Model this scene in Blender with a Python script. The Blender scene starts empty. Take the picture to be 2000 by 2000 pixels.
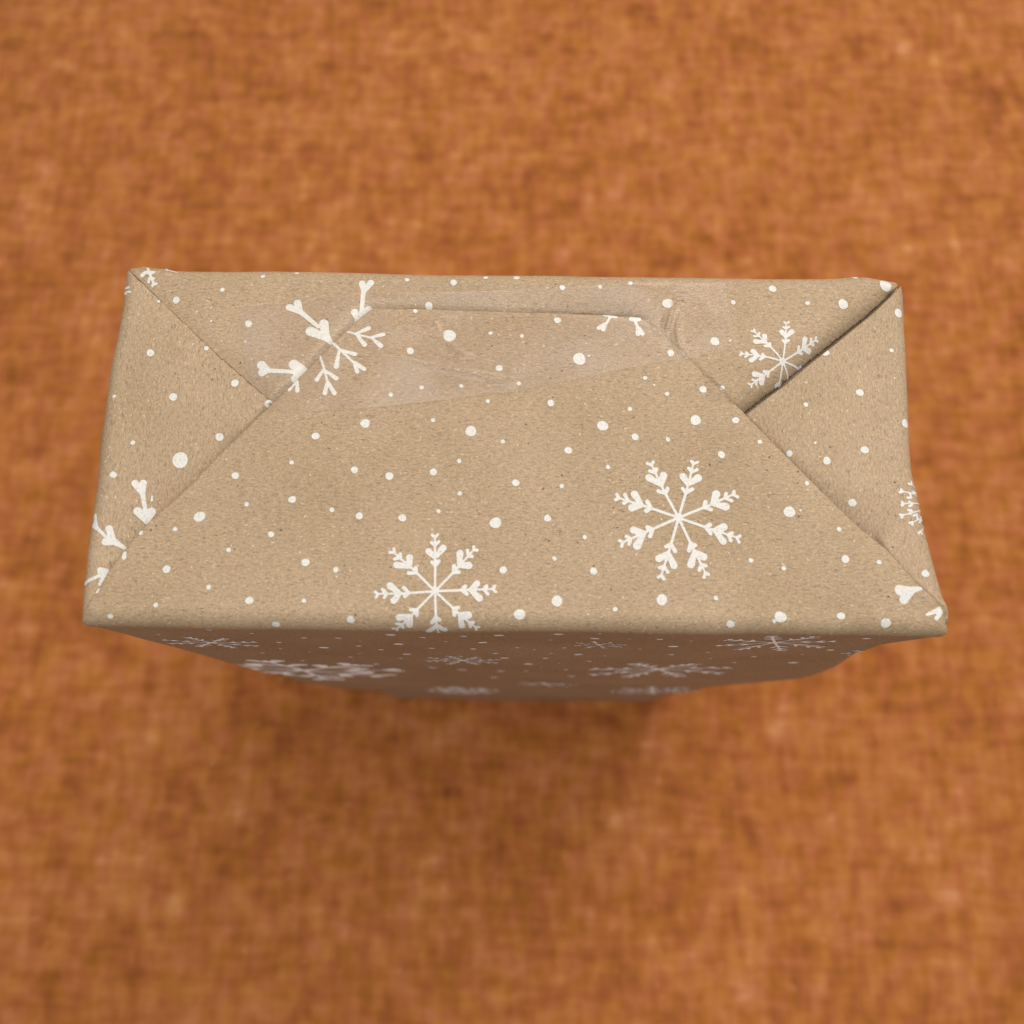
import bpy, math, random
import numpy as np

# ------------------------------------------------------------------ camera, world, lamps, exposure
scene = bpy.context.scene
rng = np.random.default_rng(7)
random.seed(7)

BOX_H = 0.262                      # height of the package (m)
CAM_H = BOX_H + 0.2046             # camera height above the cloth
TILT, ROLL, FPX = math.radians(15.3), math.radians(0.7), 1750.0   # focal length in 2000-pixel units
_ct, _st, _cr, _sr = math.cos(TILT), math.sin(TILT), math.cos(ROLL), math.sin(ROLL)
R0 = np.array([1, 0, 0.0]); U0 = np.array([0, _ct, _st]); FWD = np.array([0, _st, -_ct])
RGT = _cr * R0 + _sr * U0
UPV = _cr * U0 - _sr * R0
CAM = np.array([0, 0, CAM_H])

cd = bpy.data.cameras.new('camera'); cam = bpy.data.objects.new('camera', cd)
scene.collection.objects.link(cam); scene.camera = cam
from mathutils import Matrix
cam.matrix_world = Matrix(((RGT[0], UPV[0], -FWD[0], CAM[0]), (RGT[1], UPV[1], -FWD[1], CAM[1]),
                           (RGT[2], UPV[2], -FWD[2], CAM[2]), (0, 0, 0, 1)))
cd.sensor_width = 36; cd.sensor_fit = 'HORIZONTAL'; cd.lens = FPX / 2000 * 36
cd.clip_start = 0.01; cd.clip_end = 50
cd.dof.use_dof = True; cd.dof.focus_distance = 0.229; cd.dof.aperture_fstop = 10

world = bpy.data.worlds.new('World'); scene.world = world; world.use_nodes = True
bg = world.node_tree.nodes['Background']
bg.inputs[0].default_value = (0.95, 0.97, 1.0, 1); bg.inputs[1].default_value = 0.29

def lamp(name, loc, target, size, power, col):
    l = bpy.data.lights.new(name, 'AREA'); l.shape = 'DISK'; l.size = size; l.energy = power; l.color = col
    o = bpy.data.objects.new(name, l); scene.collection.objects.link(o)
    d = np.array(target) - np.array(loc)
    from mathutils import Vector
    o.location = loc; o.rotation_euler = Vector(d).to_track_quat('-Z', 'Y').to_euler()
    return o
lamp('ceiling_lamp', (0.16, 0.14, 1.60), (0.05, 0.08, 0.1), 1.3, 17.5, (1.0, 0.93, 0.86))
lamp('side_lamp', (0.55, 1.0, 1.15), (0.02, 0.08, 0.2), 0.9, 8.5, (1.0, 0.92, 0.84))

vs = scene.view_settings
vs.view_transform = 'Standard'; vs.look = 'None'; vs.gamma = 1; vs.exposure = 0
vs.use_curve_mapping = False
scene.render.engine = 'CYCLES'
scene.cycles.use_denoising = True
scene.cycles.max_bounces = 8

# ------------------------------------------------------------------ geometry helpers
col = scene.collection
def ray(px):
    px = np.asarray(px, float)
    a = (px[..., 0:1] - 1000) / FPX; b = -(px[..., 1:2] - 1000) / FPX
    return FWD + a * RGT + b * UPV
def unproj_z(px, z):
    d = ray(px); t = (z - CAM[2]) / d[..., 2:3]
    return CAM + d * t
def unproj_y(px, y):
    d = ray(px); t = (y - CAM[1]) / d[..., 1:2]
    return CAM + d * t
def proj(p):
    q = np.asarray(p) - CAM
    w = q @ FWD
    return np.stack([1000 + FPX * (q @ RGT) / w, 1000 - FPX * (q @ UPV) / w], -1)
def sstep(x, a, b):
    t = np.clip((x - a) / (b - a), 0, 1); return t * t * (3 - 2 * t)

def make_waves(n, lo, hi, seed, aniso=(1, 1, 1)):
    g = np.random.default_rng(seed)
    k = g.normal(size=(n, 3)); k /= np.linalg.norm(k, axis=1)[:, None]
    lam = np.exp(g.uniform(math.log(lo), math.log(hi), n))
    k = k * (2 * math.pi / lam)[:, None] * np.array(aniso)
    return k, g.uniform(0, 2 * math.pi, n), (lam / hi) ** 0.9
def waves(P, w):
    k, ph, am = w
    return (np.sin(P @ k.T + ph) * am).sum(-1) / math.sqrt((am ** 2).sum())
W_BIG = make_waves(14, 0.03, 0.11, 3)
W_MID = make_waves(22, 0.009, 0.03, 4)

def mesh_obj(name, verts, faces, mat, parent=None, uv=None, smooth=True):
    me = bpy.data.meshes.new(name)
    me.from_pydata([tuple(v) for v in np.asarray(verts)], [], faces)
    if uv is not None:
        l = me.uv_layers.new(name='UVMap')
        vi = np.empty(len(me.loops), np.int32); me.loops.foreach_get('vertex_index', vi)
        l.data.foreach_set('uv', np.asarray(uv, np.float32)[vi].ravel())
    if smooth:
        me.polygons.foreach_set('use_smooth', np.ones(len(me.polygons), bool))
    me.materials.append(mat); me.update()
    o = bpy.data.objects.new(name, me); col.objects.link(o)
    if parent is not None: o.parent = parent
    return o

def march(sdf, x0, x1, y0, y1, cell):
    """fill the region sdf<0 with a grid whose outline is cut exactly"""
    nx = max(2, int(math.ceil((x1 - x0) / cell)) + 1); ny = max(2, int(math.ceil((y1 - y0) / cell)) + 1)
    xs = np.linspace(x0, x1, nx); ys = np.linspace(y0, y1, ny)
    X, Y = np.meshgrid(xs, ys); P = np.stack([X, Y], -1)
    D = sdf(P); D = np.where(np.abs(D) < 1e-9, 1e-9, D); I = D < 0
    cnt = I[:-1, :-1].astype(int) + I[1:, :-1] + I[:-1, 1:] + I[1:, 1:]
    jj, ii = np.nonzero(I)
    idx = np.full(I.shape, -1, np.int64); idx[jj, ii] = np.arange(len(jj))
    verts = list(zip(xs[ii], ys[jj])); emap = {}
    fj, fi = np.nonzero(cnt == 4)
    faces = np.stack([idx[fj, fi], idx[fj, fi + 1], idx[fj + 1, fi + 1], idx[fj + 1, fi]], -1).tolist()
    def edge(a, b):
        k = (a, b) if a < b else (b, a)
        if k not in emap:
            (j0, i0), (j1, i1) = k
            t = D[j0, i0] / (D[j0, i0] - D[j1, i1]); t = min(max(t, .02), .98)
            emap[k] = len(verts)
            verts.append((xs[i0] + t * (xs[i1] - xs[i0]), ys[j0] + t * (ys[j1] - ys[j0])))
        return emap[k]
    for j, i in zip(*np.nonzero((cnt > 0) & (cnt < 4))):
        cs = [(j, i), (j, i + 1), (j + 1, i + 1), (j + 1, i)]
        poly = []
        for a in range(4):
            c, n = cs[a], cs[(a + 1) % 4]
            if I[c]: poly.append(int(idx[c]))
            if I[c] != I[n]: poly.append(edge(c, n))
        if len(poly) >= 3: faces.append(poly)
    return np.array(verts).reshape(-1, 2), faces

def sd_poly(P, poly):
    poly = np.asarray(poly, float); d = np.full(P.shape[:-1], 1e9); s = np.zeros(P.shape[:-1], bool)
    n = len(poly)
    for i in range(n):
        a, b = poly[i], poly[(i + 1) % n]
        e = b - a; w = P - a
        t = np.clip((w @ e) / (e @ e), 0, 1)
        d = np.minimum(d, np.linalg.norm(w - t[..., None] * e, axis=-1))
        c = (a[1] > P[..., 1]) != (b[1] > P[..., 1])
        with np.errstate(divide='ignore', invalid='ignore'):
            xx = a[0] + (P[..., 1] - a[1]) / (b[1] - a[1] if b[1] != a[1] else 1e-12) * e[0]
        s ^= c & (P[..., 0] < xx)
    return np.where(s, -d, d)
def sd_seg(P, a, b):
    a = np.asarray(a, float); b = np.asarray(b, float); e = b - a; w = P - a
    t = np.clip((w @ e) / (e @ e), 0, 1)
    return np.linalg.norm(w - t[..., None] * e, axis=-1), t
def sd_line(P, pts):
    """distance to a polyline, and the share of its length reached there"""
    pts = np.asarray(pts, float); L = np.r_[0, np.cumsum(np.linalg.norm(np.diff(pts, axis=0), axis=1))]
    D = np.full(P.shape[:-1], 1e9); T = np.zeros(P.shape[:-1])
    for i in range(len(pts) - 1):
        d, t = sd_seg(P, pts[i], pts[i + 1])
        m = d < D; D = np.where(m, d, D); T = np.where(m, (L[i] + t * (L[i + 1] - L[i])) / L[-1], T)
    return D, T
def sd_caps(P, caps):
    D = np.full(P.shape[:-1], 1e9)
    for (ax, ay, ra, bx, by, rb) in caps:
        if (ax - bx) ** 2 + (ay - by) ** 2 < 1e-14:
            d = np.hypot(P[..., 0] - ax, P[..., 1] - ay) - ra
        else:
            d, t = sd_seg(P, (ax, ay), (bx, by)); d = d - (ra + t * (rb - ra))
        D = np.minimum(D, d)
    return D

# ------------------------------------------------------------------ procedural materials
def nodes_of(name):
    m = bpy.data.materials.new(name); m.use_nodes = True
    nt = m.node_tree; return m, nt, nt.nodes['Principled BSDF']
def N(nt, t, **kw):
    n = nt.nodes.new(t)
    for k, v in kw.items():
        if k.startswith('i_'): n.inputs[k[2:].replace('_', ' ')].default_value = v
        else: setattr(n, k, v)
    return n
def mapping(nt, src, scale, rot=0.0, loc=(0, 0, 0)):
    m = nt.nodes.new('ShaderNodeMapping'); m.inputs['Scale'].default_value = scale
    m.inputs['Rotation'].default_value = (0, 0, rot); m.inputs['Location'].default_value = loc
    nt.links.new(src, m.inputs['Vector']); return m.outputs[0]
def noise(nt, src, scale=1.0, detail=3, rough=0.55, dist=0.0):
    n = N(nt, 'ShaderNodeTexNoise'); n.inputs['Scale'].default_value = scale
    n.inputs['Detail'].default_value = detail; n.inputs['Roughness'].default_value = rough
    n.inputs['Distortion'].default_value = dist; nt.links.new(src, n.inputs['Vector']); return n.outputs['Fac']
def ramp(nt, src, stops):
    r = N(nt, 'ShaderNodeValToRGB'); el = r.color_ramp.elements
    while len(el) < len(stops): el.new(0.5)
    for e, (p, c) in zip(el, stops):
        e.position = p; e.color = c if len(c) == 4 else (*c, 1)
    nt.links.new(src, r.inputs[0]); return r.outputs[0]
def g(v): return (v, v, v, 1)
def mixc(nt, fac, a, b, mode='MIX'):
    m = N(nt, 'ShaderNodeMix', data_type='RGBA', blend_type=mode)
    for sock, v in ((m.inputs[0], fac), (m.inputs[6], a), (m.inputs[7], b)):
        if hasattr(v, 'node'): nt.links.new(v, sock)
        else: sock.default_value = v
    return m.outputs[2]
def math_n(nt, op, a, b=0.0):
    m = N(nt, 'ShaderNodeMath', operation=op)
    for sock, v in ((m.inputs[0], a), (m.inputs[1], b)):
        if hasattr(v, 'node'): nt.links.new(v, sock)
        else: sock.default_value = v
    return m.outputs[0]

def kraft_fibres(nt, uv):
    """shared fibre pattern of the recycled paper (uv in metres)"""
    w = N(nt, 'ShaderNodeTexNoise'); w.inputs['Scale'].default_value = 700; w.inputs['Detail'].default_value = 2
    nt.links.new(uv, w.inputs['Vector'])
    off = N(nt, 'ShaderNodeVectorMath', operation='MULTIPLY_ADD')
    nt.links.new(w.outputs['Color'], off.inputs[0]); off.inputs[1].default_value = (.0012, .0012, 0)
    nt.links.new(uv, off.inputs[2])
    wv = off.outputs[0]
    f1 = noise(nt, mapping(nt, wv, (620, 2100, 1)), 1, 4, .65)
    f2 = noise(nt, mapping(nt, wv, (1700, 3600, 1), loc=(3, 7, 0)), 1, 3, .6)
    return wv, f1, f2

def kraft_material():
    m, nt, b = nodes_of('kraft_paper')
    uv = N(nt, 'ShaderNodeUVMap').outputs[0]
    wv, f1, f2 = kraft_fibres(nt, uv)
    base = ramp(nt, noise(nt, uv, 24, 4, .6), [(.32, (.372, .268, .160)), (.68, (.448, .328, .210))])
    c = mixc(nt, 1.0, base, ramp(nt, f1, [(.25, g(.66)), (.5, g(1.0)), (.75, g(1.22))]), 'MULTIPLY')
    c = mixc(nt, 1.0, c, ramp(nt, f2, [(.25, g(.62)), (.5, g(1.0)), (.75, g(1.32))]), 'MULTIPLY')
    # pale and dark single fibres, specks of pulp
    def specks(scale, thr, seed, keep):
        v = N(nt, 'ShaderNodeTexVoronoi'); v.inputs['Scale'].default_value = 1
        nt.links.new(mapping(nt, wv, scale, rot=seed, loc=(seed * 3.1, seed * 1.7, 0)), v.inputs['Vector'])
        near = math_n(nt, 'LESS_THAN', v.outputs['Distance'], thr)
        sep = N(nt, 'ShaderNodeSeparateColor'); nt.links.new(v.outputs['Color'], sep.inputs[0])
        pick = math_n(nt, 'GREATER_THAN', sep.outputs[0], 1 - keep)
        return math_n(nt, 'MULTIPLY', near, pick)
    for sc, th, sd, kp, colr, a in (((230, 1400, 1), .15, .2, .5, (.15, .09, .05, 1), .55), ((260, 1300, 1), .14, 2.7, .5, (.14, .085, .05, 1), .5), ((240, 1200, 1), .12, 1.3, .35, (.12, .07, .04, 1), .45),
                                 ((420, 470, 1), .11, .9, .12, (.05, .03, .02, 1), .75), ((330, 1500, 1), .14, .5, .4, (.72, .56, .39, 1), .55),
                                 ((300, 1400, 1), .14, 2.3, .35, (.74, .58, .41, 1), .5), ((600, 700, 1), .13, 2.2, .2, (.78, .62, .44, 1), .7)):
        c = mixc(nt, math_n(nt, 'MULTIPLY', specks(sc, th, sd, kp), a), c, colr)
    nt.links.new(c, b.inputs['Base Color'])
    b.inputs['Roughness'].default_value = .62; b.inputs['Specular IOR Level'].default_value = .28
    bp = N(nt, 'ShaderNodeBump'); bp.inputs['Strength'].default_value = .16; bp.inputs['Distance'].default_value = .00012
    nt.links.new(math_n(nt, 'ADD', f1, math_n(nt, 'MULTIPLY', f2, .6)), bp.inputs['Height'])
    nt.links.new(bp.outputs[0], b.inputs['Normal'])
    return m
def ink_material():
    m, nt, b = nodes_of('white_ink')
    uv = N(nt, 'ShaderNodeUVMap').outputs[0]
    wv, f1, f2 = kraft_fibres(nt, uv)
    sp = noise(nt, uv, 1900, 3, .7)
    c = ramp(nt, sp, [(.30, (.50, .46, .39)), (.46, (.68, .67, .62)), (.62, (.74, .735, .70))])
    c = mixc(nt, 1.0, c, ramp(nt, f1, [(.25, g(.90)), (.6, g(1.0))]), 'MULTIPLY')
    nt.links.new(c, b.inputs['Base Color'])
    b.inputs['Roughness'].default_value = .5; b.inputs['Specular IOR Level'].default_value = .4
    b.inputs['Sheen Weight'].default_value = .8; b.inputs['Sheen Roughness'].default_value = .35
    return m
def tape_material():
    m, nt, b = nodes_of('clear_tape')
    out = nt.nodes['Material Output']
    tr = N(nt, 'ShaderNodeBsdfTransparent'); tr.inputs[0].default_value = (1, 1, 1, 1)
    gl = N(nt, 'ShaderNodeBsdfGlossy'); gl.inputs['Roughness'].default_value = .13; gl.inputs[0].default_value = (1, 1, 1, 1)
    df = N(nt, 'ShaderNodeBsdfDiffuse'); df.inputs[0].default_value = (.97, .91, .86, 1)
    fr = N(nt, 'ShaderNodeFresnel'); fr.inputs[0].default_value = 1.28
    m1 = N(nt, 'ShaderNodeMixShader'); nt.links.new(fr.outputs[0], m1.inputs[0])
    m2 = N(nt, 'ShaderNodeMixShader')
    tc = N(nt, 'ShaderNodeTexCoord').outputs['Object']
    nt.links.new(ramp(nt, noise(nt, tc, 45, 3), [(.38, g(.02)), (.72, g(.095))]), m2.inputs[0])  # tape glare painted in as a patchy pale diffuse haze
    nt.links.new(tr.outputs[0], m2.inputs[1]); nt.links.new(df.outputs[0], m2.inputs[2])
    nt.links.new(m2.outputs[0], m1.inputs[1]); nt.links.new(gl.outputs[0], m1.inputs[2])
    nt.links.new(m1.outputs[0], out.inputs[0]); nt.nodes.remove(b)
    return m
def cloth_material():
    m, nt, b = nodes_of('rust_orange_chenille')
    tc = N(nt, 'ShaderNodeTexCoord').outputs['Object']
    warp = noise(nt, mapping(nt, tc, (170, 52, 1)), 1, 1.5, .45)
    weft = noise(nt, mapping(nt, tc, (48, 170, 1), loc=(5, 2, 0)), 1, 1.5, .45)
    blot = noise(nt, mapping(nt, tc, (40, 36, 1), loc=(1, 9, 0)), 1, 2, .5)
    big = noise(nt, mapping(nt, tc, (14, 11, 1), loc=(4, 3, 0)), 1, 3, .5)
    hue = noise(nt, mapping(nt, tc, (90, 70, 1), loc=(9, 1, 0)), 1, 2, .5)
    s = math_n(nt, 'ADD', math_n(nt, 'MULTIPLY', warp, .21), math_n(nt, 'MULTIPLY', weft, .21))
    s = math_n(nt, 'ADD', s, math_n(nt, 'MULTIPLY', blot, .30))
    bl2 = noise(nt, mapping(nt, tc, (105, 90, 1), loc=(7, 4, 0)), 1, 1, .5)
    s = math_n(nt, 'ADD', s, math_n(nt, 'MULTIPLY', bl2, .22))
    s = math_n(nt, 'ADD', s, math_n(nt, 'MULTIPLY', big, .16))
    c1 = ramp(nt, s, [(.36, (.205, .058, .016)), (.53, (.380, .120, .036)), (.64, (.475, .172, .064)), (.76, (.62, .28, .14))])
    c2 = ramp(nt, s, [(.36, (.215, .068, .011)), (.53, (.390, .136, .029)), (.64, (.485, .186, .051)), (.76, (.62, .30, .11))])
    c = mixc(nt, ramp(nt, hue, [(.40, g(0)), (.62, g(1))]), c1, c2)
    slub = noise(nt, mapping(nt, tc, (130, 150, 1), loc=(2, 8, 0)), 1, 2, .5)
    c = mixc(nt, ramp(nt, slub, [(.66, g(0)), (.86, g(.25))]), c, (.78, .42, .24, 1))
    nt.links.new(c, b.inputs['Base Color'])
    b.inputs['Roughness'].default_value = .95; b.inputs['Specular IOR Level'].default_value = .1
    b.inputs['Sheen Weight'].default_value = .12; b.inputs['Sheen Roughness'].default_value = .5
    b.inputs['Sheen Tint'].default_value = (1, .75, .5, 1)
    bp = N(nt, 'ShaderNodeBump'); bp.inputs['Strength'].default_value = .35; bp.inputs['Distance'].default_value = .002
    nt.links.new(s, bp.inputs['Height']); nt.links.new(bp.outputs[0], b.inputs['Normal'])
    return m
KRAFT, INK, TAPE, CLOTH = kraft_material(), ink_material(), tape_material(), cloth_material()

# ------------------------------------------------------------------ the cloth it stands on
n = 161; xs = np.linspace(-1.5, 1.5, n)
X, Y = np.meshgrid(xs, xs + .2)
P = np.stack([X, Y, 0 * X], -1).reshape(-1, 3)
P[:, 2] = 0.0012 * waves(P, make_waves(12, .08, .4, 21)) - 0.0005
near = np.exp(-(((P[:, 0]) / .16) ** 2 + ((P[:, 1] - .08) / .10) ** 2) ** 2)
P[:, 2] *= 1 - near
F = [(j * n + i, j * n + i + 1, (j + 1) * n + i + 1, (j + 1) * n + i) for j in range(n - 1) for i in range(n - 1)]
cloth = mesh_obj('fabric_surface', P, F, CLOTH)
cloth['kind'] = 'structure'; cloth['label'] = 'rust orange mottled woven fabric under and around the gift'; cloth['category'] = 'fabric'

# ------------------------------------------------------------------ outline of the package
TOP, RAD = BOX_H, 0.0044
Q = RAD * math.pi / 2
zl = TOP - .56 * RAD
def edge_pts(px): return unproj_z(np.array(px, float), zl)
LE = edge_pts([(243.6, 521), (234.6, 604), (221.6, 671), (211, 718), (203.5, 772), (190, 875), (184, 945), (170, 1035), (156, 1131), (152, 1165), (152, 1200)])
RE = edge_pts([(1766, 546), (1770, 578), (1774, 655), (1778, 720), (1781, 785), (1784, 870), (1789, 920), (1800.7, 976), (1812, 1036), (1825, 1083), (1838, 1132), (1849, 1170), (1860, 1195), (1860, 1225)])
BE = edge_pts([(243, 518), (279, 517), (323, 520), (346, 524.5), (600, 526.5), (759, 529), (1000, 530.5), (1233, 535.5), (1400, 538.5), (1607, 540), (1766, 544)])
YF = float(unproj_z(np.array([1000., 1235.]), TOP - RAD)[1])
def XL(v): return np.interp(v, LE[::-1, 1], LE[::-1, 0]) + .1 * RAD
def XR(v): return np.interp(v, RE[::-1, 1], RE[::-1, 0]) - .1 * RAD
def YB(u): return np.interp(u, BE[:, 0], BE[:, 1]) - .1 * RAD

def over(P):
    u, v = P[..., 0], P[..., 1]
    xl, xr, yb = XL(v) + RAD, XR(v) - RAD, YB(u) - RAD
    du = np.where(u < xl, u - xl, np.where(u > xr, u - xr, 0))
    dv = np.where(v < YF + RAD, v - YF - RAD, np.where(v > yb, v - yb, 0))
    return du, dv
def pnorm(a, b): return (np.abs(a) ** 6 + np.abs(b) ** 6) ** (1 / 6)
def cap_sdf(P):
    du, dv = over(P); d = pnorm(du, dv)
    u, v = P[..., 0], P[..., 1]
    inside = np.maximum(np.maximum(XL(v) - u, u - XR(v)), np.maximum(YF - v, v - YB(u)))
    return np.where(d > 0, d - Q, inside)
def cap_map(P, h):
    """paper coordinates on the end of the package -> world; h lifts along the normal"""
    du, dv = over(P); d = pnorm(du, dv); s = np.where(d > 0, d, 1)
    a = np.minimum(d / RAD, math.pi / 2)
    ex, ey = du / s, dv / s
    cx, cy = P[..., 0] - du, P[..., 1] - dv
    nrm = np.stack([np.sin(a) * ex, np.sin(a) * ey, np.cos(a)], -1)
    base = np.stack([cx, cy, np.full_like(cx, TOP - RAD)], -1) + RAD * nrm
    base = base + (common(base) * (.4 + .6 * rim_in(P)))[..., None] * nrm
    return base + nrm * np.asarray(h)[..., None]
def rim_in(P):
    u, v = P[..., 0], P[..., 1]
    return sstep(np.minimum(np.minimum(u - XL(v), XR(v) - u), np.minimum(v - YF, YB(u) - v)), .0, .012)
def common(p):
    return .00048 * waves(p, W_BIG) + .00010 * waves(p, W_MID)

# ------------------------------------------------------------------ flaps: fold lines (pixel positions turned into points of the end face)
def uvp(pts): return unproj_z(np.array(pts, float), TOP)[..., :2]
LA = uvp([(243, 519), (330, 602), (430, 697), (535, 787)])
LB = uvp([(150, 1207), (193, 1147), (214, 1110), (247.5, 1066), (281, 1027), (328, 986), (374, 945), (436, 880), (535, 786), (601, 723), (650, 672), (694, 630), (728, 602)])
LT = uvp([(728, 602), (850, 602), (1000, 608), (1100, 613), (1180, 617), (1250, 622), (1280, 640)])
LD = uvp([(1280, 640), (1323, 679), (1383, 738), (1452, 804), (1535, 888), (1566, 919), (1605, 958), (1644, 997), (1683, 1034), (1732, 1074), (1760, 1107), (1794, 1142), (1830, 1172), (1868, 1215)])
LC = uvp([(1775, 538), (1705, 603.5), (1659, 640), (1620, 671), (1568, 712), (1529, 746), (1503, 764), (1440, 813)])
POLY_F = np.vstack([LB, LT[1:], LD[1:], uvp([(2000, 1300), (2000, 1500), (0, 1500), (0, 1350)])])
POLY_B = np.vstack([uvp([(100, 380)]), LA, uvp([(620, 865), (1380, 865)]), LC[::-1], uvp([(1950, 400), (1900, 200), (200, 200)])])
POLY_L = np.vstack([uvp([(50, 330), (330, 510), (640, 780), (330, 1090), (60, 1360), (-200, 1200), (-200, 500)])])
POLY_R = np.vstack([uvp([(1802, 524), (1779, 541), (1710, 608), (1664, 645), (1625, 677), (1573, 718), (1534, 752), (1508, 770), (1333, 909), (1600, 1090), (1960, 1330), (2200, 1200), (2200, 500)])])
corners = uvp([(250, 527), (162, 1195), (1762, 550), (1850, 1205)])
def corner_fade(P, lo=.12, rad=.016):
    f = np.ones(P.shape[:-1])
    for c in corners:
        f = np.minimum(f, lo + (1 - lo) * sstep(np.hypot(P[..., 0] - c[0], P[..., 1] - c[1]), .002, rad))
    return f
def rim_fade(P):
    du, dv = over(P); return 1 - sstep(np.hypot(du, dv), 0, RAD)
def inside_rim(P):   # grows from the rims to the middle
    u, v = P[..., 0], P[..., 1]
    d = np.minimum(np.minimum(u - XL(v), XR(v) - u), np.minimum(v - YF, YB(u) - v))
    return sstep(d, .003, .016)

def ridge(P, pts, amp, wid, taper=True):
    d, t = sd_line(P, uvp(pts))
    w = np.sin(np.pi * np.clip(t, 0, 1)) ** .6 if taper else 1
    return amp * np.exp(-(d / wid) ** 2) * w
TAPE_RIDGES = (([(760, 690), (830, 708), (900, 725), (985, 742)], .00050, .00055), ([(840, 705), (900, 718), (1005, 738)], .00042, .0005), ([(940, 754), (985, 754), (1012, 748)], .0005, .0005),
                        ([(846, 622), (862, 650)], .0004, .0004), ([(880, 670), (905, 690), (925, 692)], .00045, .0006), ([(855, 615), (895, 617)], .0002, .0004),
                        ([(1312, 560), (1335, 565), (1365, 580), (1400, 615)], .0005, .0005), ([(1312, 592), (1325, 585), (1350, 586)], .0007, .0007), ([(1318, 590), (1308, 620), (1300, 655)], .0006, .0006),
                        ([(1330, 610), (1322, 640), (1325, 670), (1340, 698)], .0006, .0006), ([(1270, 632), (1300, 658)], .0005, .0007), ([(1318, 678), (1345, 703)], .0004, .0005), ([(1312, 605), (1305, 640)], .0004, .0004))
def paper_wrinkles(P):
    h = 0
    for pts, am, wd in TAPE_RIDGES: h = h + ridge(P, pts, am * np.where(P[..., 0] > .02, .5, .7), wd * .75)
    return h
def h_front(P):
    dB, tB = sd_line(P, np.vstack([LB, LT[1:]])); dD, tD = sd_line(P, LD)
    h = .00045 * inside_rim(P)
    h = h - .00022 * np.exp(-dB / .0009) * corner_fade(P, .3)
    h = h - .00050 * np.exp(-(dD / .004)) * (1 - sstep(tD, .25, .42)) - .00055 * np.exp(-(dD / .0026)) * sstep(tD, .12, .4) + .0006 * np.exp(-((dD - .006) / .006) ** 2) * sstep(tD, .2, .6) * (1 - sstep(tD, .85, 1))
    h = h + paper_wrinkles(P)
    h = h + ridge(P, [(1310, 885), (1480, 1010)], .00025, .012) + ridge(P, [(1640, 1185), (1730, 1215)], .0005, .004)
    h = h + ridge(P, [(200, 1180), (330, 1150), (480, 1190)], .0004, .006) - ridge(P, [(215, 1150), (300, 1195)], .0004, .004)
    h = h - ridge(P, [(1560, 1215), (1640, 1196), (1720, 1222)], .0005, .004) - ridge(P, [(1760, 1190), (1840, 1195)], .0006, .004)
    h = h + ridge(P, [(1740, 1085), (1790, 1150), (1840, 1180)], .0006, .0016)
    h = h + ridge(P, [(160, 1200), (200, 1155), (230, 1120)], .0004, .0012)
    for pts, am, wd in (([(1345, 704), (1380, 738), (1430, 782)], -.00018, .0005), ([(1655, 1010), (1600, 1000), (1560, 1010)], .00012, .0006), ([(330, 985), (420, 960), (470, 985)], .00015, .0012),
                        ([(1700, 1130), (1690, 1165), (1705, 1200)], .0002, .0009), ([(1660, 1060), (1620, 1120), (1650, 1190)], .0003, .004), ([(760, 1060), (900, 1085), (1060, 1070)], -.0003, .010),
                        ([(260, 1120), (330, 1100), (380, 1130)], -.00025, .004), ([(640, 900), (760, 930), (860, 900)], .0002, .008), ([(1180, 1190), (1260, 1205), (1340, 1190)], .00025, .004)):
        h = h + ridge(P, pts, am, wd)
    return h
def h_back(P):
    sF = sd_poly(P, POLY_F); dA, tA = sd_line(P, LA); dC, tC = sd_line(P, LC)
    h = .00015 * inside_rim(P)
    h = h - .00085 * np.exp(-dA / .0024) * corner_fade(P, .3)
    dT, tT = sd_line(P, LT)
    dDD, tDD = sd_line(P, LD); up = np.exp(-(dDD / .006) ** 2) * (1 - sstep(tDD, .27, .34)) * sstep(tDD, .0, .08)
    gap = .0008 * (1 - .85 * up) + .0028 * sstep(P[..., 0], .000, .02) * (1 - sstep(P[..., 0], .026, .036)) * (1 - up)
    h = h - np.where(sF > 0, gap * np.exp(-sF / (.0009 + .0026 * sstep(P[..., 0], .0, .02))), gap + .0005)
    h = h + (.0011 * np.exp(-((dC - .007) / .006) ** 2) - .0032 * np.exp(-(dC / .0021))) * (.25 + .75 * sstep(tC, .0, .15))
    h = h + paper_wrinkles(P)
    h = h + ridge(P, [(260, 540), (300, 545), (360, 535)], .0004, .0025)
    h = h - ridge(P, [(1600, 560), (1700, 562), (1760, 552)], .0005, .003)
    return h
def h_left(P):
    sF = sd_poly(P, POLY_F); sB = sd_poly(P, POLY_B); s = np.minimum(sF, sB)
    cf = corner_fade(P, .25)
    onF = sF < sB
    h = np.where(s > 0, np.where(onF, -.0015 * np.exp(-s / .0008), -.00035 * np.exp(-s / .0022)) * cf, np.where(onF, -.0019, -.0016))
    low = sd_line(P, uvp([(440, 890), (380, 950), (300, 1010), (245, 1070), (200, 1140)]))[0] + .002 * (1 - sstep(P[..., 1], YF + .012, YF + .045))*0
    h = h - np.where(s > 0, .0017 * np.exp(-(low / .0055) ** 2), .0017 * np.exp(-(low / .02) ** 2))
    h = h + ridge(P, [(210, 1085), (222, 1105)], .0005, .0016) + ridge(P, [(235, 760), (215, 1000)], .00035, .004) - ridge(P, [(252, 640), (235, 820)], .0003, .003)
    h = h + ridge(P, [(335, 665), (370, 705)], .00025, .001)
    return h
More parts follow.
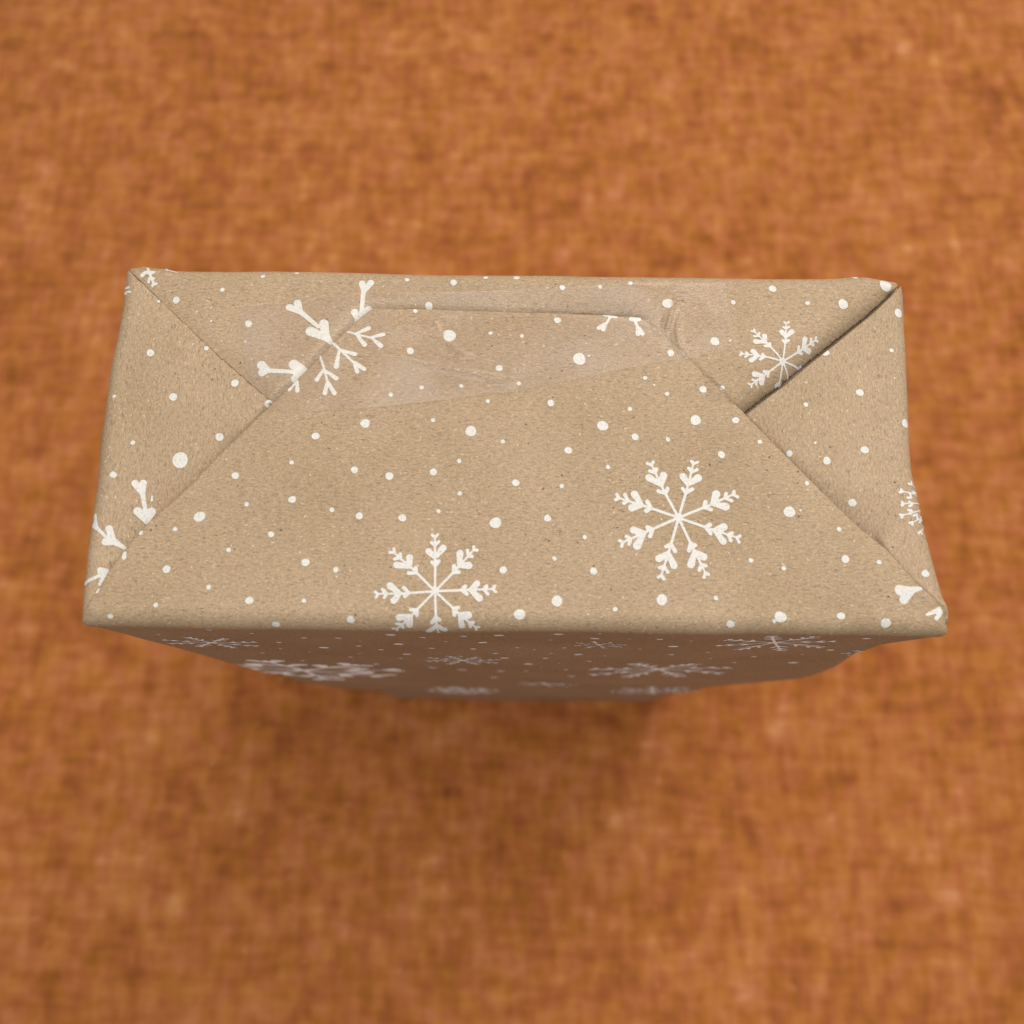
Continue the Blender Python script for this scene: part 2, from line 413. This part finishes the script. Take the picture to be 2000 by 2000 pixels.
def h_right(P):
    sF = sd_poly(P, POLY_F); sB = sd_poly(P, POLY_B); cf = corner_fade(P, .2, .02)
    dC, tC = sd_line(P, LC); dD, tD = sd_line(P, LD)
    g1 = -.0005 * np.exp(-np.abs(sB) / .0015) * cf
    env = sstep(tD, .30, .45) * (1 - sstep(tD, .74, .82)); env2 = sstep(tD, .45, .7) * (1 - sstep(tD, .72, .78))
    dep = .0005 + .0008 * env + .0022 * env2
    g2 = np.where(sF > 0, -dep * np.exp(-sF / (.0016 + .0035 * env2)) * cf, -dep - .0008)
    h = np.minimum(g1, g2)
    h = h + ridge(P, [(1625, 690), (1640, 730), (1665, 755)], .0003, .0008)
    h = h + ridge(P, [(1735, 640), (1745, 900)], .0004, .005)
    h = h + ridge(P, [(1735, 1078), (1722, 1040)], .0006, .001) + ridge(P, [(1830, 1172), (1858, 1190)], .0006, .0016)
    return h
FLAPS = {'front': (POLY_F, h_front, 0.0), 'back': (POLY_B, h_back, 0.0), 'left': (POLY_L, h_left, math.pi / 2), 'right': (POLY_R, h_right, math.pi / 2)}
ORDER = ['front', 'back', 'left', 'right']
def which(P):
    P = np.asarray(P, float)
    for k in ('front', 'back'):
        if sd_poly(P[None], FLAPS[k][0])[0] < 0: return k
    return 'left' if P[0] < 0 else 'right'

root = bpy.data.objects.new('gift_package', None); col.objects.link(root)
root.location = (0, YF + .04, 0)
root['label'] = 'gift wrapped in brown kraft paper with white snowflakes, standing on orange fabric'
root['category'] = 'gift'
bpy.context.view_layer.update()
OFF = np.array([0, YF + .04, 0])

def paper_uv(P, rot, off):
    c, s = math.cos(rot), math.sin(rot)
    return np.stack([P[:, 0] * c - P[:, 1] * s, P[:, 0] * s + P[:, 1] * c], -1) + np.array(off)

UV_OFF = {'front': (0, 0), 'back': (.7, .3), 'left': (1.3, .9), 'right': (1.9, .4)}
flap_obj = {}
bx0, bx1, by0, by1 = LE[:, 0].min() - .01, RE[:, 0].max() + .01, YF - .009, BE[:, 1].max() + .009
for k in ORDER:
    poly, hf, rot = FLAPS[k]
    sdf = lambda P: np.maximum(cap_sdf(P), sd_poly(P, poly))
    vx, fs = march(sdf, bx0, bx1, by0, by1, .00042)
    w = cap_map(vx, hf(vx)) - OFF
    o = mesh_obj({'front': 'front_flap', 'back': 'back_flap'}.get(k, 'side_flap'), w, fs, KRAFT, root, paper_uv(vx, rot, UV_OFF[k]))
    sm = o.modifiers.new('paper', 'SOLIDIFY'); sm.thickness = .00018; sm.offset = -1
    flap_obj[k] = o
flap_obj['front']['label'] = 'wide folded end flap, topmost, overlapping the others'

# ------------------------------------------------------------------ walls below the rim
SL = unproj_y(np.array([(161, 1194), (188, 1213), (233.5, 1227), (275, 1242), (327, 1260), (378.5, 1274), (440, 1292), (482, 1304), (523, 1312.5), (576, 1323), (667, 1339), (700, 1346.)]), YF + .002)
SR = unproj_y(np.array([(1857, 1208), (1850, 1218), (1790, 1232), (1728, 1249.4), (1707, 1261), (1680, 1278), (1657, 1293), (1624, 1307), (1583, 1316.7), (1500, 1325), (1472, 1327), (1406, 1335), (1349, 1354.)]), YF + .002)
XLF, XRF = float(XL(np.array(YF + RAD))), float(XR(np.array(YF + RAD)))
ztop = TOP - RAD
def side_x(z, S, x0):
    zz = np.r_[S[::-1, 2], ztop]; xx = np.r_[S[::-1, 0], x0]
    m = np.r_[S[::-1, 2] < ztop - .004, True]; zz, xx = zz[m], xx[m]
    o = np.argsort(zz)
    # smooth the outline a little
    acc = 0
    for dz in (-.007, -.0035, 0, .0035, .007): acc = acc + np.interp(np.clip(z + dz * (1 - sstep(z, ztop - .025, ztop)), zz.min(), ztop), zz[o], xx[o])
    return acc / 5
def rc_of(z): return RAD + .003 * sstep(ztop - z, .0, .05) + .010 * sstep(ztop - z, .17, .25)
def wall_noise(p):
    dep = sstep(ztop - p[..., 2], 0, .02)
    return .4 * common(p) + dep * (.0002 * waves(p, W_BIG))
def front_y(x, z):
    xl, xr, rc = side_x(z, SL, XLF), side_x(z, SR, XRF), rc_of(z)
    e = np.maximum(0, np.maximum(xl + rc - x, x - (xr - rc)))
    return YF + rc - np.sqrt(np.maximum(rc * rc - np.minimum(e, rc) ** 2, 0))
def wall_point_front(x, z):
    p = np.stack([x, front_y(x, z), z], -1)
    return p + wall_noise(p)[..., None] * np.array([0, -1, 0])
zs = np.r_[ztop, ztop - .0006, ztop - np.linspace(.002, .03, 20), np.linspace(ztop - .032, 0.001, 110), 0.0]
NF, NC, NS, NB = 150, 10, 50, 60
rings, uvr = [], []
for z in zs:
    xl, xr, rc = float(side_x(np.array(z), SL, XLF)), float(side_x(np.array(z), SR, XRF)), float(rc_of(z))
    yb = float(YB(np.array(0.0))); pts, nr = [], []
    def arc(cx, cy, a0):
        for i in range(1, NC):
            a = a0 + math.pi / 2 * i / NC
            pts.append((cx + rc * math.cos(a), cy + rc * math.sin(a))); nr.append((math.cos(a), math.sin(a)))
    for x in np.linspace(xl + rc, xr - rc, NF): pts.append((x, YF)); nr.append((0, -1))
    arc(xr - rc, YF + rc, -math.pi / 2)
    for y in np.linspace(YF + rc, yb - rc, NS): pts.append((xr, y)); nr.append((1, 0))
    arc(xr - rc, yb - rc, 0)
    for x in np.linspace(xr - rc, xl + rc, NB): pts.append((x, yb)); nr.append((0, 1))
    arc(xl + rc, yb - rc, math.pi / 2)
    for y in np.linspace(yb - rc, YF + rc, NS): pts.append((xl, y)); nr.append((-1, 0))
    arc(xl + rc, YF + rc, math.pi)
    pts, nr = np.array(pts), np.array(nr)
    s = (pts[:, 0] - xl) / (xr - xl); fade = .25 + .75 * (1 - sstep(ztop - z, .01, .08))
    dx = (XL(pts[:, 1]) - XLF) * (1 - s) + (XR(pts[:, 1]) - XRF) * s
    dy = (YB(pts[:, 0]) - yb) * np.clip((pts[:, 1] - YF) / (yb - YF), 0, 1)
    front = pts[:, 1] < YF + rc + 1e-6
    dx = np.where(front, 0, dx * np.clip((pts[:, 1] - YF - rc) / .01, 0, 1)) if False else dx * np.clip((pts[:, 1] - YF) / .012, 0, 1)
    p3 = np.c_[pts[:, 0] + dx * fade, pts[:, 1] + dy * fade, np.full(len(pts), z)]
    p3[:, :2] += nr * wall_noise(p3)[:, None]
    if z == zs[0]:
        lip = p3.copy(); lip[:, :2] -= nr * .0008; lip[:, 2] += .0015
        rings.append(lip); per = np.r_[0, np.cumsum(np.linalg.norm(np.diff(pts, axis=0), axis=1))]; uvr.append(np.c_[per + bx0, np.full(len(pts), YF - RAD * .57 + .001)])
    rings.append(p3)
    # front keeps real x so that the grain stays straight
    uvx = np.where(nr[:, 1] < -.01, pts[:, 0], per + bx0)
    uvr.append(np.c_[uvx, np.full(len(pts), YF + RAD - Q - (ztop - z))])
m = len(rings[0]); V = np.vstack(rings); UVV = np.vstack(uvr); nr_ = len(rings)
F = []
for j in range(nr_ - 1):
    for i in range(m):
        a, b2 = j * m + i, j * m + (i + 1) % m
        F.append((a, a + m, b2 + m, b2))
F.append(tuple(range((nr_ - 1) * m, nr_ * m))[::-1])
cap_i = len(V)
core = rings[0].copy(); core[:, 2] = TOP - .0046; core[:, :2] = core[:, :2] * .985 + core[:, :2].mean(0) * .015
V = np.vstack([V, core]); UVV = np.vstack([UVV, core[:, :2]])
for i in range(m): F.append((i, (i + 1) % m, cap_i + (i + 1) % m, cap_i + i))
F.append(tuple(range(cap_i, cap_i + m)))
body = mesh_obj('wrapped_body', V - OFF, F, KRAFT, root, UVV)

# ------------------------------------------------------------------ printed pattern
def pix2uv(px, k=None):
    px = np.asarray(px, float)
    p = unproj_z(px, TOP)[..., :2].copy()
    for _ in range(14):
        kk = k or which(p)
        q = cap_map(p[None], FLAPS[kk][1](p[None]))[0]
        e = unproj_z(px, TOP)[:2] - unproj_z(proj(q), TOP)[:2]
        p += .8 * e
        lim = cap_sdf(p[None])[0]
        if not np.isfinite(p).all() or lim > .004: break
    return p
def px_scale(p):    # metres per pixel at a point of the end face
    q = np.array([p[0], p[1], TOP]) - CAM
    return float(q @ FWD) / FPX
def print_on(k, sdf, bounds, cell, name):
    poly, hf, rot = FLAPS[k]
    hide = [FLAPS[q][0] for q in ORDER[:ORDER.index(k)] if q in ('front', 'back')]
    def f(P):
        d = np.maximum(np.maximum(sdf(P), sd_poly(P, poly)), cap_sdf(P) + .0001)
        for h in hide: d = np.maximum(d, -sd_poly(P, h) - .0012)
        return d
    vx, fs = march(f, *bounds, cell)
    if len(fs) == 0: return None
    w = cap_map(vx, hf(vx) + .00009) - OFF
    return mesh_obj(name, w, fs, INK, flap_obj[k], paper_uv(vx, rot, UV_OFF[k]))
def dot(px, r, k=None):
    p = pix2uv(px, k); kk = k or which(p); R = r * px_scale(p)
    a1, a2, ph = rng.uniform(.02, .07), rng.uniform(.01, .04), rng.uniform(0, 6.28, 2)
    def sdf(P):
        d = P - p; a = np.arctan2(d[..., 1], d[..., 0])
        return np.hypot(d[..., 0], d[..., 1]) - R * (1 + a1 * np.sin(2 * a + ph[0]) + a2 * np.sin(3 * a + ph[1]))
    print_on(kk, sdf, (p[0] - 1.2 * R, p[0] + 1.2 * R, p[1] - 1.2 * R, p[1] + 1.2 * R), max(R / 4.5, .00009), 'dot_print')
def caps_print(k, caps_px, name='snowflake_print', cell=.00028):
    """strokes given by end points and radii"""
    caps = []
    for c in caps_px:
        a = pix2uv(c[:2], k); b = pix2uv(c[3:5], k); s = px_scale(a)
        caps.append((a[0], a[1], c[2] * s, b[0], b[1], c[5] * s))
    A = np.array(caps); mr = A[:, [2, 5]].max() + .0005
    bd = (min(A[:, 0].min(), A[:, 3].min()) - mr, max(A[:, 0].max(), A[:, 3].max()) + mr, min(A[:, 1].min(), A[:, 4].min()) - mr, max(A[:, 1].max(), A[:, 4].max()) + mr)
    return print_on(k, lambda P: sd_caps(P, caps), bd, cell, name)
def heart(l1, l2, tip, r1, r2, rt=2.0): return [(*l1, r1, *tip, rt), (*l2, r2, *tip, rt)]

# leaf snowflake: eight stems, each with four pairs of leaves
def leaf_flake(c, R, angs, seed):
    gg = np.random.default_rng(seed); caps = []
    for i, a in enumerate(angs):
        a = math.radians(a); L = R * gg.uniform(.97, 1.03)
        bend = gg.uniform(-.02, .02)
        def at(r, t): return (c[0] + L * (r * math.cos(a) - t * math.sin(a)), c[1] + L * (r * math.sin(a) + t * math.cos(a)))
        p0, p1, p2 = at(0, 0), at(.5, bend), at(.96, bend * .5)
        caps += [(*p0, .021 * L, *p1, .021 * L), (*p1, .020 * L, *p2, .016 * L)]
        big = gg.permutation([1.0, .74])
        for r0, ln, w, sp in ((.42, .125, .034, 38), (.575, .215, .060, 40), (.785, .105, .030, 42), (.925, .075, .027, 40)):
            for sgn, fl in ((1, big[0]), (-1, big[1])):
                f = fl if ln > .09 else (.5 + .5 * fl)
                th = math.radians(sp + gg.uniform(-7, 7)) * sgn; l2 = ln * f * gg.uniform(.92, 1.08)
                caps.append((*at(r0, bend * .8), w * .55 * L, *at(r0 + l2 * math.cos(th), bend * .8 + l2 * math.sin(th)), w * gg.uniform(.92, 1.08) * L))
    return caps
def uv_flake(cpx, rpx, tips_px, seed, k):
    c = pix2uv(cpx, k); s = px_scale(c)
    angs = [math.degrees(math.atan2(-(t[1] - cpx[1]), t[0] - cpx[0])) for t in tips_px]
    caps = leaf_flake(c, rpx * s, angs, seed); R = rpx * s * 1.15
    return print_on(k, lambda P: sd_caps(P, caps), (c[0] - R, c[0] + R, c[1] - R, c[1] + R), .00027, 'snowflake_print')
def Z(o, s=3.864): return lambda x, y: (o[0] + x / s, o[1] + y / s)
z7, z6, z4, z5, z2, z1, z3, z8 = Z((1050, 860)), Z((600, 880)), Z((1400, 500)), Z((100, 880)), Z((500, 500)), Z((100, 480)), Z((1000, 500)), Z((1450, 860))
uv_flake(z7(1063, 585), 126, [z7(*t) for t in ((865, 140), (1200, 120), (1510, 380), (1545, 740), (1270, 1040), (905, 1060), (620, 790), (590, 430))], 1, 'front')
uv_flake(z6(965, 1062), 117, [z6(*t) for t in ((945, 610), (1260, 720), (1410, 1035), (1310, 1360), (1000, 1470), (650, 1380), (520, 1085), (635, 770))], 2, 'front')
uv_flake(z4(497, 797), 88, [z4(*t) for t in ((540, 465), (770, 600), (275, 525), (150, 740), (225, 1005), (830, 835), (690, 1080), (470, 1130))], 3, 'back')

# big heart snowflake cut by the flap's edge
def K(z, l, s=3.864): return [(*z(a, b), r / s, *z(c, d), q / s) for (a, b, r, c, d, q) in l]
caps_print('back', K(z2, [(252, 388, 28, 345, 435, 12), (314, 358, 30, 345, 435, 12), (345, 430, 20, 470, 535, 14),
    (412, 570, 38, 530, 620, 26), (512, 512, 36, 530, 620, 26), (520, 600, 36, 590, 690, 10),
    (42, 824, 34, 105, 866, 14), (48, 880, 32, 105, 866, 14), (100, 866, 18, 300, 877, 15), (286, 820, 40, 390, 866, 10), (296, 930, 30, 400, 866, 10), (300, 875, 30, 400, 866, 10),
    (802, 210, 26, 812, 280, 12), (866, 204, 26, 812, 280, 12), (812, 270, 18, 796, 450, 15), (745, 426, 28, 770, 500, 10), (850, 408, 28, 770, 500, 10), (780, 455, 22, 750, 520, 10)]))
caps_print('front', K(z2, [(690, 572, 7, 755, 590, 8), (755, 590, 8, 880, 622, 8), (758, 586, 10, 850, 546, 19), (760, 596, 10, 820, 670, 19), (874, 614, 10, 962, 592, 17), (878, 624, 10, 942, 678, 19),
    (560, 640, 11, 640, 712, 10), (640, 712, 9, 745, 812, 10), (628, 716, 9, 607, 835, 20), (645, 712, 9, 748, 742, 17), (742, 806, 14, 765, 875, 16), (745, 806, 14, 818, 855, 16),
    (485, 755, 8, 515, 855, 9), (515, 855, 9, 542, 955, 9), (508, 858, 9, 460, 935, 18), (526, 868, 9, 607, 925, 18), (540, 950, 12, 520, 1037, 18), (545, 955, 12, 592, 1037, 18),
    (312, 945, 8, 250, 1014, 12), (312, 945, 10, 313, 1018, 17)]))
caps_print('front', K(z3, [(690, 450, 8, 785, 462, 12), (748, 455, 10, 706, 520, 10), (706, 512, 14, 655, 545, 17), (706, 512, 14, 688, 556, 17),
    (902, 476, 20, 955, 478, 20), (924, 480, 12, 955, 560, 12), (952, 550, 18, 950, 590, 18), (958, 550, 18, 985, 588, 17)]))
caps_print('left', K(z5, [(634, 248, 27, 692, 335, 14), (696, 246, 27, 692, 335, 16), (692, 330, 18, 712, 450, 14), (656, 460, 32, 722, 550, 10), (760, 462, 30, 722, 550, 10), (705, 470, 26, 722, 550, 10),
    (335, 492, 17, 345, 585, 18), (325, 565, 22, 350, 590, 14), (345, 580, 14, 418, 655, 11), (438, 590, 26, 470, 690, 22), (412, 690, 28, 490, 690, 20), (470, 685, 26, 580, 750, 10),
    (238, 985, 22, 268, 1004, 12), (228, 1048, 22, 268, 1000, 12), (262, 1003, 13, 370, 945, 13), (372, 908, 28, 425, 905, 12), (374, 1008, 18, 425, 905, 10), (380, 935, 20, 425, 905, 10),
    (764, 340, 5, 760, 378, 9)]))
caps_print('front', K(z5, [(556, 775, 14, 550, 808, 18), (362, 1025, 10, 347, 1062, 18)]))
caps_print('back', K(z1, [(690, 150, 14, 780, 296, 8), (700, 165, 18, 730, 160, 14), (720, 203, 17, 772, 203, 17), (712, 200, 14, 690, 224, 18), (742, 246, 10, 776, 248, 11), (742, 250, 10, 736, 276, 11), (770, 290, 9, 796, 288, 9), (768, 290, 9, 764, 308, 9),
    (790, 150, 10, 850, 170, 14), (830, 165, 16, 880, 190, 8), (870, 185, 10, 950, 205, 6)]))
caps_print('left', K(z1, [(560, 262, 20, 556, 262, 18), (548, 280, 10, 568, 370, 7), (562, 325, 10, 588, 316, 11), (565, 350, 8, 600, 350, 10), (568, 365, 8, 568, 368, 8), (580, 172, 18, 588, 180, 14)]))
caps_print('front', K(z8, [(1188, 1132, 42, 1290, 1130, 22), (1214, 1205, 34, 1290, 1130, 22), (1280, 1130, 26, 1345, 1118, 14), (1240, 1150, 30, 1290, 1130, 22)]))
caps_print('front', K(z8, [(1392, 1316, 12, 1480, 1280, 20), (1462, 1345, 17, 1500, 1280, 22), (1490, 1280, 24, 1520, 1245, 24)]))
fl = [];
for t in ((1305, 265), (1265, 325), (1195, 385), (1210, 480), (1200, 570), (1275, 625), (1340, 700), (1395, 690)):
    c = (1362, 485); d = np.array(t) - c; L = np.linalg.norm(d); d = d / L; nn = np.array([-d[1], d[0]])
    e = np.array(t); fl.append((*c, 6, *e, 5))
    for f, w in ((.52, 26), (.93, 20)):
        b = c + d * L * f
        for sg in (1, -1):
            q = b + d * w * .9 + nn * sg * w * .6; fl.append((*b, 7, *q, 11))
caps_print('right', K(z8, fl), cell=.0002)

DOTS = [(344.6,586.6,7),(434.6,566.2,4.5),(513.6,540.3,4.4),(579.6,534.3,4.2),(485.6,632.7,7.2),(413,627.5,2.3),(479.7,667.4,2.3),(294,689.6,7.4),(403.3,680.6,4.6),(459,748.6,7.5),(338.4,775.5,7.8),(223.4,774.3,3.8),(232.5,633.5,8.5),(429,854,7.7),(259.7,864.8,4.4),(197.5,855.3,8.5),
 (795,547,4.6),(886,552,6.8),(948.5,542.7,5),(811.3,607.7,4.5),(877.9,656,12.6),(801.5,685.8,7),(958,651,4),(974.9,719.5,6.7),(823.5,757,4.2),(901,753.9,4),(763.5,771.2,4.2),(952.9,783.9,4.2),(713.3,827.4,9),(846,820.9,4.4),(919.8,842.4,10.7),(616.5,852,7.5),(981.9,862.8,4.4),
 (1009,542.7,6.5),(1098.3,562,5.5),(1172,560.6,4),(1231,553.6,4.6),(1304,593,10.3),(1432,591,4.6),(1089,625.8,6.8),(1019.4,656.3,4),(1131.5,701.3,12.3),(1396,667,8.8),(1425.7,665.6,2.4),(1309.8,689.7,6.8),(1013.5,749.2,4.2),(1259.8,738.4,4.3),(1373.2,760.9,7.2),(1408.9,760.9,4.5),(1302.8,769.7,4.3),(1075.8,787.3,6.8),(1230,799.2,4.4),(1177,831.8,10.4),(1358.4,820.9,10.4),(1436.6,820.9,7),(1240.4,853.5,7),(1304.6,858.7,4.4),(1110,879.9,7.2),(1484,863,4.7),(1408.9,888.2,7),(1277.7,752.3,2),(1150,695,2.2),
 (1508.7,564.4,7.2),(1577,592.4,4.4),(1646.6,594.2,10),(1730,558,13),(1754.6,612,9.3),(1740.8,684.5,4.3),(1679,767,7.4),(1573.7,790.4,4.5),(1767.5,827.4,9.2),(1688.6,878.9,7.7),(1592,864.9,2.6),(1541.8,885.8,6),(1614.7,900.2,7.6),
 (352,898.9,15.4),(221.6,927.4,6.7),(569.7,903.8,4.4),(459.7,929.2,7.2),(570.8,975.8,7.2),(482,985,4.6),(389.9,1009.4,10.9),(342.2,1033.7,4.5),(275.7,1041.2,4.4),(529.6,1043.6,6),(446.8,1074.4,4.7),(325.4,1112,7.8),(597,1098.5,7.7),(407.7,1147,4.9),(487.4,1173,7.6),(593.8,1173.2,4.4),(304.5,1181.8,4.9),(216,1203.5,5.5),(539,1219.3,7.5),
 (692.4,917.8,6.9),(760.5,930.2,7.8),(846.4,921.9,7),(896.8,900.4,4.4),(1007.3,943.1,7),(1097,949.4,4.3),(898,964,4.4),(648.4,996,4.7),(702,1007.8,7),(786,1011.7,7.5),(856.7,999,4),(967.8,1021.3,11),(1069.4,1012.5,6.8),(656,1113,5.3),(982.8,1113.4,7.2),(1082.7,1091,4.4),(1014.9,1200,10.7),(1087.8,1174,10.6),(684.9,1210,7.6),
 (1187.4,912.5,4.4),(1141.9,1049.4,4.4),(1159.2,1115.4,7.1),(1292.5,1171.3,10.6),(1201.4,1190,4.6),(1398,1168.2,4.5),(1466.4,1094.7,4.7),(1530.6,1110,4.5),(1541.7,999.8,11),(1524.4,1205,11.5),(1512,1213,4),(1426.6,1219,8),(1576,944,4.5),(1664.5,981.9,7.7),(1638.7,1033.9,4.7),(1651,1092.4,7.6),(1716.8,1098,4.8),(1807.4,1120.3,7.6),(1642.3,1203.2,7.6),(1729.5,1217,10),
 (310,589,3),(1563,997,2.2)]
for x, y, r in DOTS: dot((x, y), r)
for x, y, r, k in ((837.7, 598, 7.6, 'back'), (527, 790, 8.5, 'left'), (506, 821, 4.3, 'left'), (1612, 689, 7.2, 'right'), (639, 529, 6, 'back'), (406.7, 527.5, 5, 'back'), (1379.4, 541, 6, 'back'), (1573.7, 543.5, 6.5, 'back'), (1668.4, 542.5, 6.5, 'back')): dot((x, y), r, k)

# printed pattern on the front wall
def wall_print(sdf, bounds, cell, name):
    def f(P):
        xl, xr = side_x(P[..., 1], SL, XLF), side_x(P[..., 1], SR, XRF)
        return np.maximum(sdf(P), np.maximum(np.maximum(xl + .001 - P[..., 0], P[..., 0] - xr + .001), np.maximum(P[..., 1] - ztop, .0005 - P[..., 1])))
    vx, fs = march(f, *bounds, cell)
    if not fs: return
    w = wall_point_front(vx[:, 0], vx[:, 1]); w[:, 1] -= .0001
    mesh_obj(name, w - OFF, fs, INK, body, np.c_[vx[:, 0], vx[:, 1] - ztop + YF + RAD - Q])
def wpt(px):
    p = unproj_y(np.asarray(px, float), YF); return p[[0, 2]], float((p - CAM) @ FWD) / FPX
WD = [(293.6,1223.4,6.5),(408,1228,6),(492,1234.8,4),(310,1237,3.5),(545,1254,6),(594,1245.5,6),(763,1237.4,10),(826,1242.3,6.5),(906,1240,7),(974.7,1240.5,10.5),(1091,1239.7,10.5),(661,1246,7),(633,1263.3,10),(703.5,1252,3),(700.7,1260.4,6),(778.6,1257,10),(743.9,1267,6),(843.8,1264.6,6),(870,1251,4),(924.3,1266,6.5),(942.4,1255.5,9.5),(1009.7,1265.6,4.5),(1075.4,1252.7,4),(1043.3,1268.7,3.5),(795,1276.2,9),(968,1273.4,6),(899,1279,5),(1076,1275,4),(703.5,1274.7,3.5),
 (1170.9,1237.8,4),(1161.8,1249,9.5),(1257,1233.2,4.5),(1344.3,1232,7),(1229.3,1247.4,3.5),(1288.6,1247.2,7),(1350.5,1250.6,4),(1666.9,1237.6,7),(1692,1247,8),
 (735.5,1295,7),(845,1302,9),(903,1308,10),(513,1274,5),(547.5,1265.5,3.5),(605,1272,3.5),(684.8,1283,5),(591,1288.7,5),(783,1284.7,4.5),(1032,1294.4,9.5),(985.8,1282,9),(979,1309,8),(966,1321,8),(1027.6,1307.6,5),(1129.7,1278.5,9),(1102,1266.7,4.5),(1065,1284,6),(1105,1305,5),(1115.6,1316.4,7),(1150.8,1291.7,5),(1181.6,1282,3),(1249,1267.5,4),(1311.4,1279,6.5),(1315,1261.4,10.5),(1382.6,1273,4.5),(1473,1281.6,6),(1549,1293.5,10),(1621.5,1267,7.5),(1567,1275,3.5),(1434.6,1293.5,5),(1388,1285.6,4),(1057,1301,3),(1092.7,1294,3)]
for x, y, r in WD:
    p, s = wpt((x, y)); R = r * s
    wall_print(lambda P: np.hypot(P[..., 0] - p[0], P[..., 1] - p[1]) - R, (p[0] - 1.2 * R, p[0] + 1.2 * R, p[1] - 1.2 * R, p[1] + 1.2 * R), max(R / 4, .0002), 'dot_print')
def line_flake(c, R, a0, kind, seed):
    gg = np.random.default_rng(seed); caps = []
    for i in range(8):
        a = math.radians(a0 + 45 * i + gg.uniform(-3, 3)); L = R * gg.uniform(.96, 1.04); w = .026 * R
        def at(r, t): return (c[0] + L * (r * math.cos(a) - t * math.sin(a)), c[1] + L * (r * math.sin(a) + t * math.cos(a)))
        caps.append((*at(0, 0), w, *at(.95, 0), w * .8))
        prs = ((.42, .20, .030), (.68, .17, .030), (.90, .10, .038)) if kind == 'line' else ((.42, .26, .07), (.80, .18, .06))
        for r0, ln, ww in prs:
            for sg in (1, -1):
                th = math.radians(42 + gg.uniform(-5, 5)) * sg
                caps.append((*at(r0, 0), ww * (.8 if kind == 'line' else .45) * R, *at(r0 + ln * math.cos(th), ln * math.sin(th)), ww * R))
    return caps
for x, y, hw, kind, a0 in ((413, 1254, 92, 'line', 12), (592, 1309, 205, 'heart', 5), (904, 1287, 75, 'line', 20), (1170, 1261.5, 54, 'line', 20), (1287, 1311, 145, 'line', 25), (1513, 1256.5, 116, 'line', 20), (1067, 1335, 60, 'line', 10), (1275, 1349, 85, 'line', 8), (905, 1348, 70, 'heart', 8), (1705, 1272, 60, 'line', 8)):
    p, s = wpt((x, y)); caps = line_flake(p, hw * s, a0, kind, int(x)); R = hw * s * 1.15
    wall_print(lambda P: sd_caps(P, caps), (p[0] - R, p[0] + R, p[1] - R, p[1] + R), .0005, 'snowflake_print')

# the pattern goes on round the two narrow sides
def side_point(y, z, right):
    S, x0 = (SR, XRF) if right else (SL, XLF)
    fade = .25 + .75 * (1 - sstep(ztop - z, .01, .08))
    x = side_x(z, S, x0) + ((XR(y) - XRF) if right else (XL(y) - XLF)) * np.clip((y - YF) / .012, 0, 1) * fade
    p = np.stack([x, y, z], -1)
    return p + (wall_noise(p) + .00012)[..., None] * np.array([1 if right else -1, 0, 0])
def side_print(sdf, bounds, cell, name, right):
    yb0 = float(YB(np.array(0.0)))
    f = lambda P: np.maximum(sdf(P), np.maximum(np.maximum(YF + rc_of(P[..., 1]) - P[..., 0], P[..., 0] - (yb0 - rc_of(P[..., 1]) - .002)), np.maximum(P[..., 1] - ztop, .002 - P[..., 1])))
    vx, fs = march(f, *bounds, cell)
    if not fs: return
    if not right: fs = [q[::-1] for q in fs]
    mesh_obj(name, side_point(vx[:, 0], vx[:, 1], right) - OFF, fs, INK, body, vx)
for right in (False, True):
    gg = np.random.default_rng(11 + right)
    for cy, cz, rr in ((.058, .205, .017), (.085, .135, .014), (.052, .065, .019)):
        caps = line_flake((cy + YF - .029, cz), rr, gg.uniform(0, 40), 'line', int(cz * 1000) + right)
        side_print(lambda P: sd_caps(P, caps), (cy - 1.2 * rr, cy + 1.2 * rr, cz - 1.2 * rr, cz + 1.2 * rr), .0006, 'snowflake_print', right)
    for _ in range(26):
        cy, cz, rr = gg.uniform(YF + .01, YF + .075), gg.uniform(.01, .25), gg.choice([.0005, .0009, .0013])
        side_print(lambda P: np.hypot(P[..., 0] - cy, P[..., 1] - cz) - rr, (cy - 1.2 * rr, cy + 1.2 * rr, cz - 1.2 * rr, cz + 1.2 * rr), rr / 3, 'dot_print', right)

# ------------------------------------------------------------------ clear tape over the flap's edge
def top_h(P):
    sF, sB = sd_poly(P, POLY_F), sd_poly(P, POLY_B)
    return np.where(sF < 0, h_front(P), np.where(sB < 0, h_back(P), np.where(P[..., 0] < 0, h_left(P), h_right(P))))
def tape_h(P):
    acc = 0; r = .0011; n_ = 0
    hm = top_h(P)
    for a in range(6):
        q = top_h(P + r * np.array([math.cos(a * math.pi / 3), math.sin(a * math.pi / 3)])); acc = acc + q; hm = np.maximum(hm, q - .0001); n_ += 1
    h = np.maximum(.5 * hm + .5 * acc / n_, top_h(P)) + .00016
    for pts, am, wd in TAPE_RIDGES:
        h = h + ridge(P, pts, am * .9, wd * .55)
    return h
TP = uvp([(474, 668), (470, 600), (700, 573), (1000, 566), (1300, 548), (1416, 546), (1420, 600), (1440, 683), (1395, 690), (1348, 702), (1270, 712), (1165, 735), (1000, 768), (900, 778), (800, 788), (700, 800), (600, 806), (520, 806), (480, 792)])
vx, fs = march(lambda P: sd_poly(P, TP), TP[:, 0].min() - .001, TP[:, 0].max() + .001, TP[:, 1].min() - .001, TP[:, 1].max() + .001, .0004)
tape = mesh_obj('tape_strip', cap_map(vx, tape_h(vx)) - OFF, fs, TAPE, root)
tape['label'] = 'clear wrinkled adhesive tape holding the flap down'
